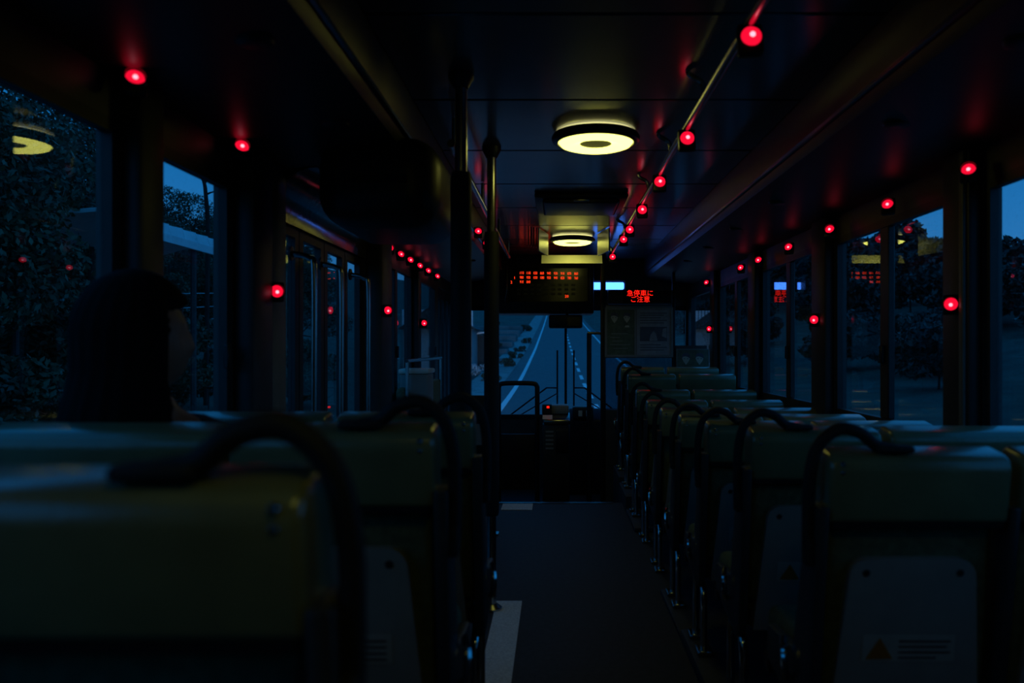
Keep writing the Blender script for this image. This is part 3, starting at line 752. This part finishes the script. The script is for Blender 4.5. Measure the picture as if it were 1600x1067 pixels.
# ------------------------------------------------------------------ outside: road, ground, trees
DD = np.array([-60, 20, 27, 40, 51, 74, 124, 200, 400, 600.]); ZZ = np.array([-2.1, -2.1, -2.08, -1.80, -1.3, -.1, 3.3, 9, 24, 40])+1.25
ys_f = np.arange(-60, 601, 1.0); zz_f = np.interp(ys_f, DD, ZZ)
ker = np.ones(13)/13; zz_s = np.convolve(np.pad(zz_f, 6, mode='edge'), ker, 'valid')
def rz_(y): return float(np.interp(y, ys_f, zz_s))
def strip(name, mat, x0, x1, ya, yb, lift, parent=None, step=4.0):
    n = max(1, int(round((yb-ya)/step))); v = []; f = []
    for i in range(n+1):
        y = ya+(yb-ya)*i/n; z = rz_(y)+lift
        v += [(x0, y, z), (x1, y, z), (x0, y, z-.08), (x1, y, z-.08)]
    for i in range(n):
        a = i*4; f += [(a, a+1, a+5, a+4), (a+2, a, a+4, a+6), (a+1, a+3, a+7, a+5)]
    me = bpy.data.meshes.new(name); me.from_pydata(v, [], f); me.materials.append(M[mat])
    o = bpy.data.objects.new(name, me); COL.objects.link(o)
    if parent: o.parent = parent
    return o
road = struct(strip('road', 'asphalt', -2.6, 5.4, -40, 420, 0))
strip('edge_line', 'paint', -1.95, -1.75, -40, 420, .012, road); strip('edge_line', 'paint', 4.55, 4.72, -40, 420, .012, road)
for k in range(34):
    ya = 20+k*5.5; strip('centre_dash', 'paint', 1.32, 1.50, ya, ya+2.9, .012, road, 1.0)
struct(strip('shoulder', 'shoulder', -4.3, -2.6, -40, 200, .03))
def gz(x, y):
    z = rz_(y)-.06
    if x < -5:
        near = max(0, min(1, (34-y)/8))
        z += near*min(2.2, .25*max(0, -6.5-x))+(1-near)*.10*max(0, -7-x)+.10*math.sin(x*1.3+y*.4)
        if x < -30: z += .05*(-30-x)
    if x > 6: z += .10*(min(x, 31)-6)+.2*math.sin(x*.5+y*.13)+(max(0, y)*.03*min(1, (x-6)/24))*(1 if x < 33 else .8)
    return z
gx = [-140, -90, -60, -42, -30, -24, -20, -17, -14, -12, -10, -8.5, -7.2, -6, -5, -4, -2.6, 1, 5.4, 6.5, 8, 11, 15, 20, 25, 30, 36, 45, 60, 90, 140]
gy = list(np.arange(-40, 60, 2.5))+list(np.arange(60, 200, 6.))+[200, 230, 270, 320, 380, 420]
v = [(x, float(y), gz(x, y)) for y in gy for x in gx]; n = len(gx)
f = [(j*n+i, j*n+i+1, (j+1)*n+i+1, (j+1)*n+i) for j in range(len(gy)-1) for i in range(n-1)]
me = bpy.data.meshes.new('ground'); me.from_pydata(v, [], f); me.materials.append(M['grass'])
for p in me.polygons: p.use_smooth = True
go = struct(bpy.data.objects.new('ground', me)); COL.objects.link(go)

def leaf_cloud(seed, blobs, n, size, flat=.6):
    r = np.random.RandomState(seed); V = np.zeros((n*4, 3))
    w = np.array([b[3]**2 for b in blobs]); pick = r.choice(len(blobs), n, p=w/w.sum())
    B = np.array([b[:4] for b in blobs])
    d = r.normal(size=(n, 3)); d /= np.linalg.norm(d, axis=1)[:, None]
    rad = r.uniform(.45, 1.0, n)**.5
    c = B[pick, :3]+d*(B[pick, 3]*rad)[:, None]*np.array([1, 1, flat+.15])
    u = r.normal(size=(n, 3)); u /= np.linalg.norm(u, axis=1)[:, None]
    w2 = np.cross(u, r.normal(size=(n, 3))); w2 /= np.linalg.norm(w2, axis=1)[:, None]
    s = (size*r.uniform(.6, 1.3, n))[:, None]
    V[0::4] = c-u*s; V[1::4] = c+w2*s*.45; V[2::4] = c+u*s; V[3::4] = c-w2*s*.45
    F = np.arange(n*4).reshape(-1, 4)
    me = bpy.data.meshes.new('crown'); me.from_pydata(V.tolist(), [], F.tolist()); return me
def tree_proto(name, seed, H, R, nl, leaf, mat, nb=16, trunk=.35):
    r = random.Random(seed); o = empty(name)
    blobs = []
    for k in range(nb):
        a = r.uniform(0, 2*PI); q = r.random()**.6; hz = r.uniform(.32, .92)
        k2 = math.sin(min(1, max(.1, (hz-.15)))*PI)**.5
        blobs.append((math.cos(a)*R*q*k2, math.sin(a)*R*q*k2, H*hz, R*r.uniform(.28, .48)))
    me = leaf_cloud(seed, blobs, nl, leaf); me.materials.append(M[mat])
    c = bpy.data.objects.new('crown', me); COL.objects.link(c); c.parent = o
    m = MB(); m.tube([(0, 0, -.6), (.05, .02, H*.3), (-.03, .06, H*.7)], [.05*H*trunk, .035*H*trunk, .01*H*trunk], 8)
    for k in range(5):
        b_ = blobs[k]; m.tube([(.03, .02, H*.28+.05*k*H*.3), ((b_[0])*.5, b_[1]*.5, b_[2]*.75), (b_[0], b_[1], b_[2])], [.016*H*trunk, .010*H*trunk, .004*H*trunk], 6)
    m.build('trunk', 'bark', o)
    return o
def scatter(protos, spots, group, labels, ordinal=False):
    first = set(); spots = sorted(spots, key=lambda q: q[2])
    for i, (k, x, y, sc, rot, lab) in enumerate(spots):
        if k not in first: o = protos[k]; first.add(k)
        else: o = copy_tree(protos[k])
        o.location = (x, y, gz(x, y)-.1); o.scale = (sc, sc, sc*rnd.uniform(.9, 1.1)); o.rotation_euler = (0, 0, rot)
        tag(o, labels+(', %s to the camera' % ORD2[i] if ordinal else ''), 'tree', group)
near = [tree_proto('leafy_tree', 11, 8.5, 3.2, 56000, .060, 'leafA', 26), tree_proto('leafy_tree', 12, 7.5, 3.0, 54000, .060, 'leafB', 24)]
lt = []
def fit(H, x, y, el): return max(.25, (el*y+1.25-gz(x, y)+.1)/H)      # size of a tree whose top reaches that elevation
for (k, x, y, el) in ((0, -9.5, 4.2, 1.2), (1, -8.6, 8.6, .60), (0, -10.2, 11.6, .55), (1, -11.6, 15.2, .42), (0, -15.0, 20, .42), (1, -18.5, 25.5, .34),
                      (1, -12.6, 26, .185), (0, -16.5, 33, .20), (1, -14.0, 34.5, .17), (0, -13, 39, .16), (1, -20, 46, .165), (0, -17, 44, .15)):
    lt.append((k, x, y, fit((8.5, 7.5)[k], x, y, el), rnd.uniform(0, 6), None))
scatter(near, lt, 'trees on the left bank', 'dense dark leafy tree on the bank beyond the left windows', True)
bush = [tree_proto('roadside_bush', 21, 1.7, 1.2, 11000, .06, 'leafB', 12, .5)]
bs = []
for (x, y, s) in ((-6.6, 4.2, 1.0), (-6.4, 6.2, 1.1), (-6.9, 8.2, 1.0), (-8.0, 10.4, 1.1), (-8.2, 13.0, 1.2), (-8.6, 16.5, 1.2), (-9.2, 19.6, 1.3), (-8.0, 24.5, 1.1)):
    bs.append((0, x, y, s, rnd.uniform(0, 6), None))
scatter(bush, bs, 'bushes on the left verge', 'low leafy bush on the verge beyond the left windows', True)
far = [tree_proto('ridge_tree', 31, 7.5, 3.6, 5000, .32, 'leafC', 18), tree_proto('ridge_tree', 32, 9.0, 3.0, 5000, .32, 'leafC', 16), tree_proto('ridge_tree', 33, 6.0, 4.0, 5000, .34, 'leafC', 18)]
ft = []; y = 34.0
while y < 200:
    for xb, el in ((30, .140), (24, .112)):
        k = rnd.randrange(3); x = xb+rnd.uniform(-2, 2); yy = y+rnd.uniform(-1.5, 1.5)
        ft.append((k, x, yy, fit((7.5, 9.0, 6.0)[k], x, yy, el*rnd.uniform(.93, 1.13)), rnd.uniform(0, 6), None))
    y += 3.4+y*.025
scatter(far, ft, 'trees on the right ridge', 'dark tree on the wooded ridge beyond the right windows')
mid = tree_proto('hillside_tree', 41, 4.5, 2.6, 5000, .22, 'leafC', 14)
mt = []; y = 10.
while y < 120:
    mt.append((0, 12+rnd.uniform(-1.5, 4), y, rnd.uniform(.5, .85), rnd.uniform(0, 6), None)); y += 4.5+y*.03
scatter([mid], mt, 'low trees on the right slope', 'low dark tree on the slope beyond the right windows')
field = tree_proto('field_shrub', 51, 1.5, 1.3, 2500, .10, 'leafA', 10, .4)
fs = []
for (x, y, s) in ((-3.3, 41, .35), (-3.2, 52, .38), (-3.0, 60, .40), (-3.1, 69, .36), (-2.9, 82, .42), (-5.6, 74, .5), (-6.5, 57, .5), (-7.6, 92, .55), (-4.0, 108, .6), (-9.5, 118, .8)):
    fs.append((0, x, y, s, rnd.uniform(0, 6), None))
scatter([field], fs, 'shrubs beside the road ahead', 'dark shrub beside the road ahead, left of the white line', True)
# terraces of pale ground left of the road ahead
for k in range(7):
    y = 46+k*9.5; z = rz_(y)+.05
    m = MB().box(-16, -3.7-.12*k, y, y+2.6+.4*k, z-.4, z+.16+.12*k, r=.04, seg=1)
    struct(m.build('terrace', 'field'))
# bare snags and a crooked tree against the sky on the left
def snag(name, pts_list, label, loc):
    o = thing(name, label, 'tree', loc)
    m = MB()
    for pts, r0, r1 in pts_list:
        P = smooth_path(pts, 3); m.tube(P, [r0+(r1-r0)*i/(len(P)-1) for i in range(len(P))], 7)
    m.build('branches', 'bark', o); return o
def W3(px, py, d): return ((px-868)/1244*d, d, 1.25+(543-py)/1244*d)
bx, by, bz = W3(322, 306, 19)
snag('bare_snag', [([(0, 0, -5), (.0, .1, -1), (.0, 0, 0), (-.05, 0, .35), (-.18, .05, .62), (-.22, 0, .78)], .06, .03), ([(0, 0, .02), (.10, .02, .08), (.24, .05, .12)], .028, .014), ([(-.12, 0, .55), (.0, .04, .66), (.12, .02, .68)], .03, .018), ([(-.02, 0, .3), (.05, 0, .42)], .022, .012)],
     'bare dead tree with stubby branches against the sky behind the shed', (bx, by, bz))
bx, by, bz = W3(362, 310, 19)
snag('bare_snag', [([(0, 0, -5), (0, 0, 0), (-.06, 0, .2), (.02, 0, .42), (.0, 0, .75), (-.12, 0, .95)], .05, .02), ([(-.02, 0, .1), (.10, 0, .3), (.06, 0, .5)], .03, .015)],
     'thin bare branch against the sky at the edge of the second left window', (bx, by, bz))
bx, by, bz = W3(236, 300, 17)
o = snag('crooked_tree', [([(0, 0, -5), (0, 0, 0), (-.05, 0, .3), (.1, 0, .6), (.35, 0, .95), (.5, .1, 1.2)], .10, .04), ([(.02, 0, .45), (-.1, 0, .75), (-.2, 0, 1.1)], .05, .02), ([(.3, 0, .85), (.55, 0, .8), (.75, 0, .78)], .03, .015)],
     'crooked tree with a tuft of leaves against the sky beside the left pillar', (bx, by, bz))
lm = leaf_cloud(77, [(.25, 0, 1.25, .32), (.55, .1, 1.1, .25), (.75, 0, .82, .14), (-.2, 0, 1.2, .3), (.05, 0, 1.35, .3)], 900, .055); lm.materials.append(M['leafA'])
lo = bpy.data.objects.new('leaves', lm); COL.objects.link(lo); lo.parent = o
# roadside shed with a pale curved metal roof
sx, sy0, sy1, sz = -5.9, 9.0, 15.2, 1.25+1.62
shd = thing('open_shed', 'open roadside shed with a pale curved metal roof beyond the second left window', 'shed', (sx, sy0, rz_(10)))
gz0 = rz_(10); pr_ = [( -1.9, .10), (-1.2, .30), (-.5, .36), (-.05, .26), (0.0, .10)]
up = [(x_, z_+sz-gz0) for x_, z_ in pr_]; dn = [(x_, z_-.05) for x_, z_ in up[::-1]]
MB().prism(up+dn, 2.25, sy1-sy0, 'y').build('roof', 'roofm', shd)
for k in range(9):
    yy = 2.3+k*.46; MB().prism([(x_, z_+.02) for x_, z_ in up]+[(x_, z_) for x_, z_ in up[::-1]], yy, yy+.03, 'y').build('roof_seam', 'roofm', shd)
MB().box(-.02, .02, 2.25, sy1-sy0, sz-gz0-.02, sz-gz0+.10).build('gutter', 'roofm', shd)
for yy in (2.35, 4.2, 6.1): MB().tube([(-.1, yy, -.3), (-.1, yy, sz-gz0+.05)], .05, 8).build('post', 'dark', shd); MB().tube([(-1.8, yy, -.3), (-1.8, yy, sz-gz0+.05)], .05, 8).build('post', 'dark', shd)
# wire fence along the left verge
fc = thing('wire_fence', 'wire fence with slim posts on the bank beyond the second left window', 'fence', (-8.6, 15.5, gz(-8.6, 17)))
fz = 1.25-fc.location.z
for k in range(6): MB().tube([(-.08*k, k*1.6, -.3), (-.08*k, k*1.6, fz+1.25)], .02, 6).build('post', 'dark', fc)
for k, zz in enumerate((.1, .42, .74, 1.08)): MB().tube([(0, -.2, fz+zz-.06), (-.42, 8.2, fz+zz+.55)], .012, 5).build('wire', 'wire', fc)
# small house and kiosk on the left of the road ahead
hx, hy = -5.9, 46; hz_ = rz_(hy)
hs = thing('roadside_house', 'house with a corrugated pale front left of the road ahead', 'house', (hx, hy, hz_))
MB().box(-3, 1.0, .6, 5, -.5, 2.6).build('wall', 'housew', hs)
MB().prism([(-3.3, 2.6), (1.3, 2.6), (-1.0, 4.2)], .3, 5.3, 'y').build('roof', 'dark', hs)
for k in range(22): MB().tube([(-3+k*.19, .55, 2.75), (-3+k*.19, .55, 3.75)], .08, 6).build('corrugation', 'roofm', hs)
MB().box(-.6, -.1, .56, .6, .3, 1.7).build('window', 'black', hs); MB().box(.2, .6, .56, .6, -.4, 1.6).build('door', 'roofm', hs)
ks = thing('kiosk', 'small kiosk with a pale eave and post left of the road ahead', 'kiosk', (-4.6, 50, rz_(50)))
MB().box(-.7, .6, 0, 1.5, -.3, 2.1).build('wall', 'dark', ks); MB().prism([(-1.0, 2.05), (.9, 2.35), (.9, 2.45), (-1.0, 2.15)], -.3, 1.8, 'y').build('eave', 'roofm', ks)
MB().box(-.65, -.45, -.05, 0, 0, 2.05).build('post', 'roofm', ks); MB().box(.2, .5, -.03, 0, .9, 1.6).build('window', 'roofm', ks)
fl_ = thing('flower_clump', 'pale blossoming clump in front of the roadside house', 'plant', (-4.9, 44, rz_(44)))
lm = leaf_cloud(78, [(-.6, 0, .45, .5), (.2, 0, .4, .5), (.9, .1, .4, .4)], 700, .06); lm.materials.append(M['blossom'])
lo = bpy.data.objects.new('blossoms', lm); COL.objects.link(lo); lo.parent = fl_

# headlights of the bus
for sx_, lab in ((-.75, 'left headlight on the outside of the bus front'), (1.12, 'right headlight on the outside of the bus front')):
    hl = thing('headlight', lab, 'headlight', (sx_, Y1+.06, -.28))
    MB().lathe([(0, .07), (.05, .066), (.085, .05), (.095, .02), (.095, 0), (0, 0)], 24).xf(Matrix.Rotation(-PI/2, 4, 'X')).build('lens', 'pale', hl)
    ld = bpy.data.lights.new('headlight_beam', 'SPOT'); ld.energy = 2500; ld.color = (.72, .86, 1.0); ld.spot_size = math.radians(34); ld.spot_blend = .8; ld.shadow_soft_size = .06
    lo = bpy.data.objects.new('headlight_beam', ld); COL.objects.link(lo); lo.parent = hl; lo.location = (0, .16, 0); lo.rotation_euler = (PI/2-.01, 0, 0)
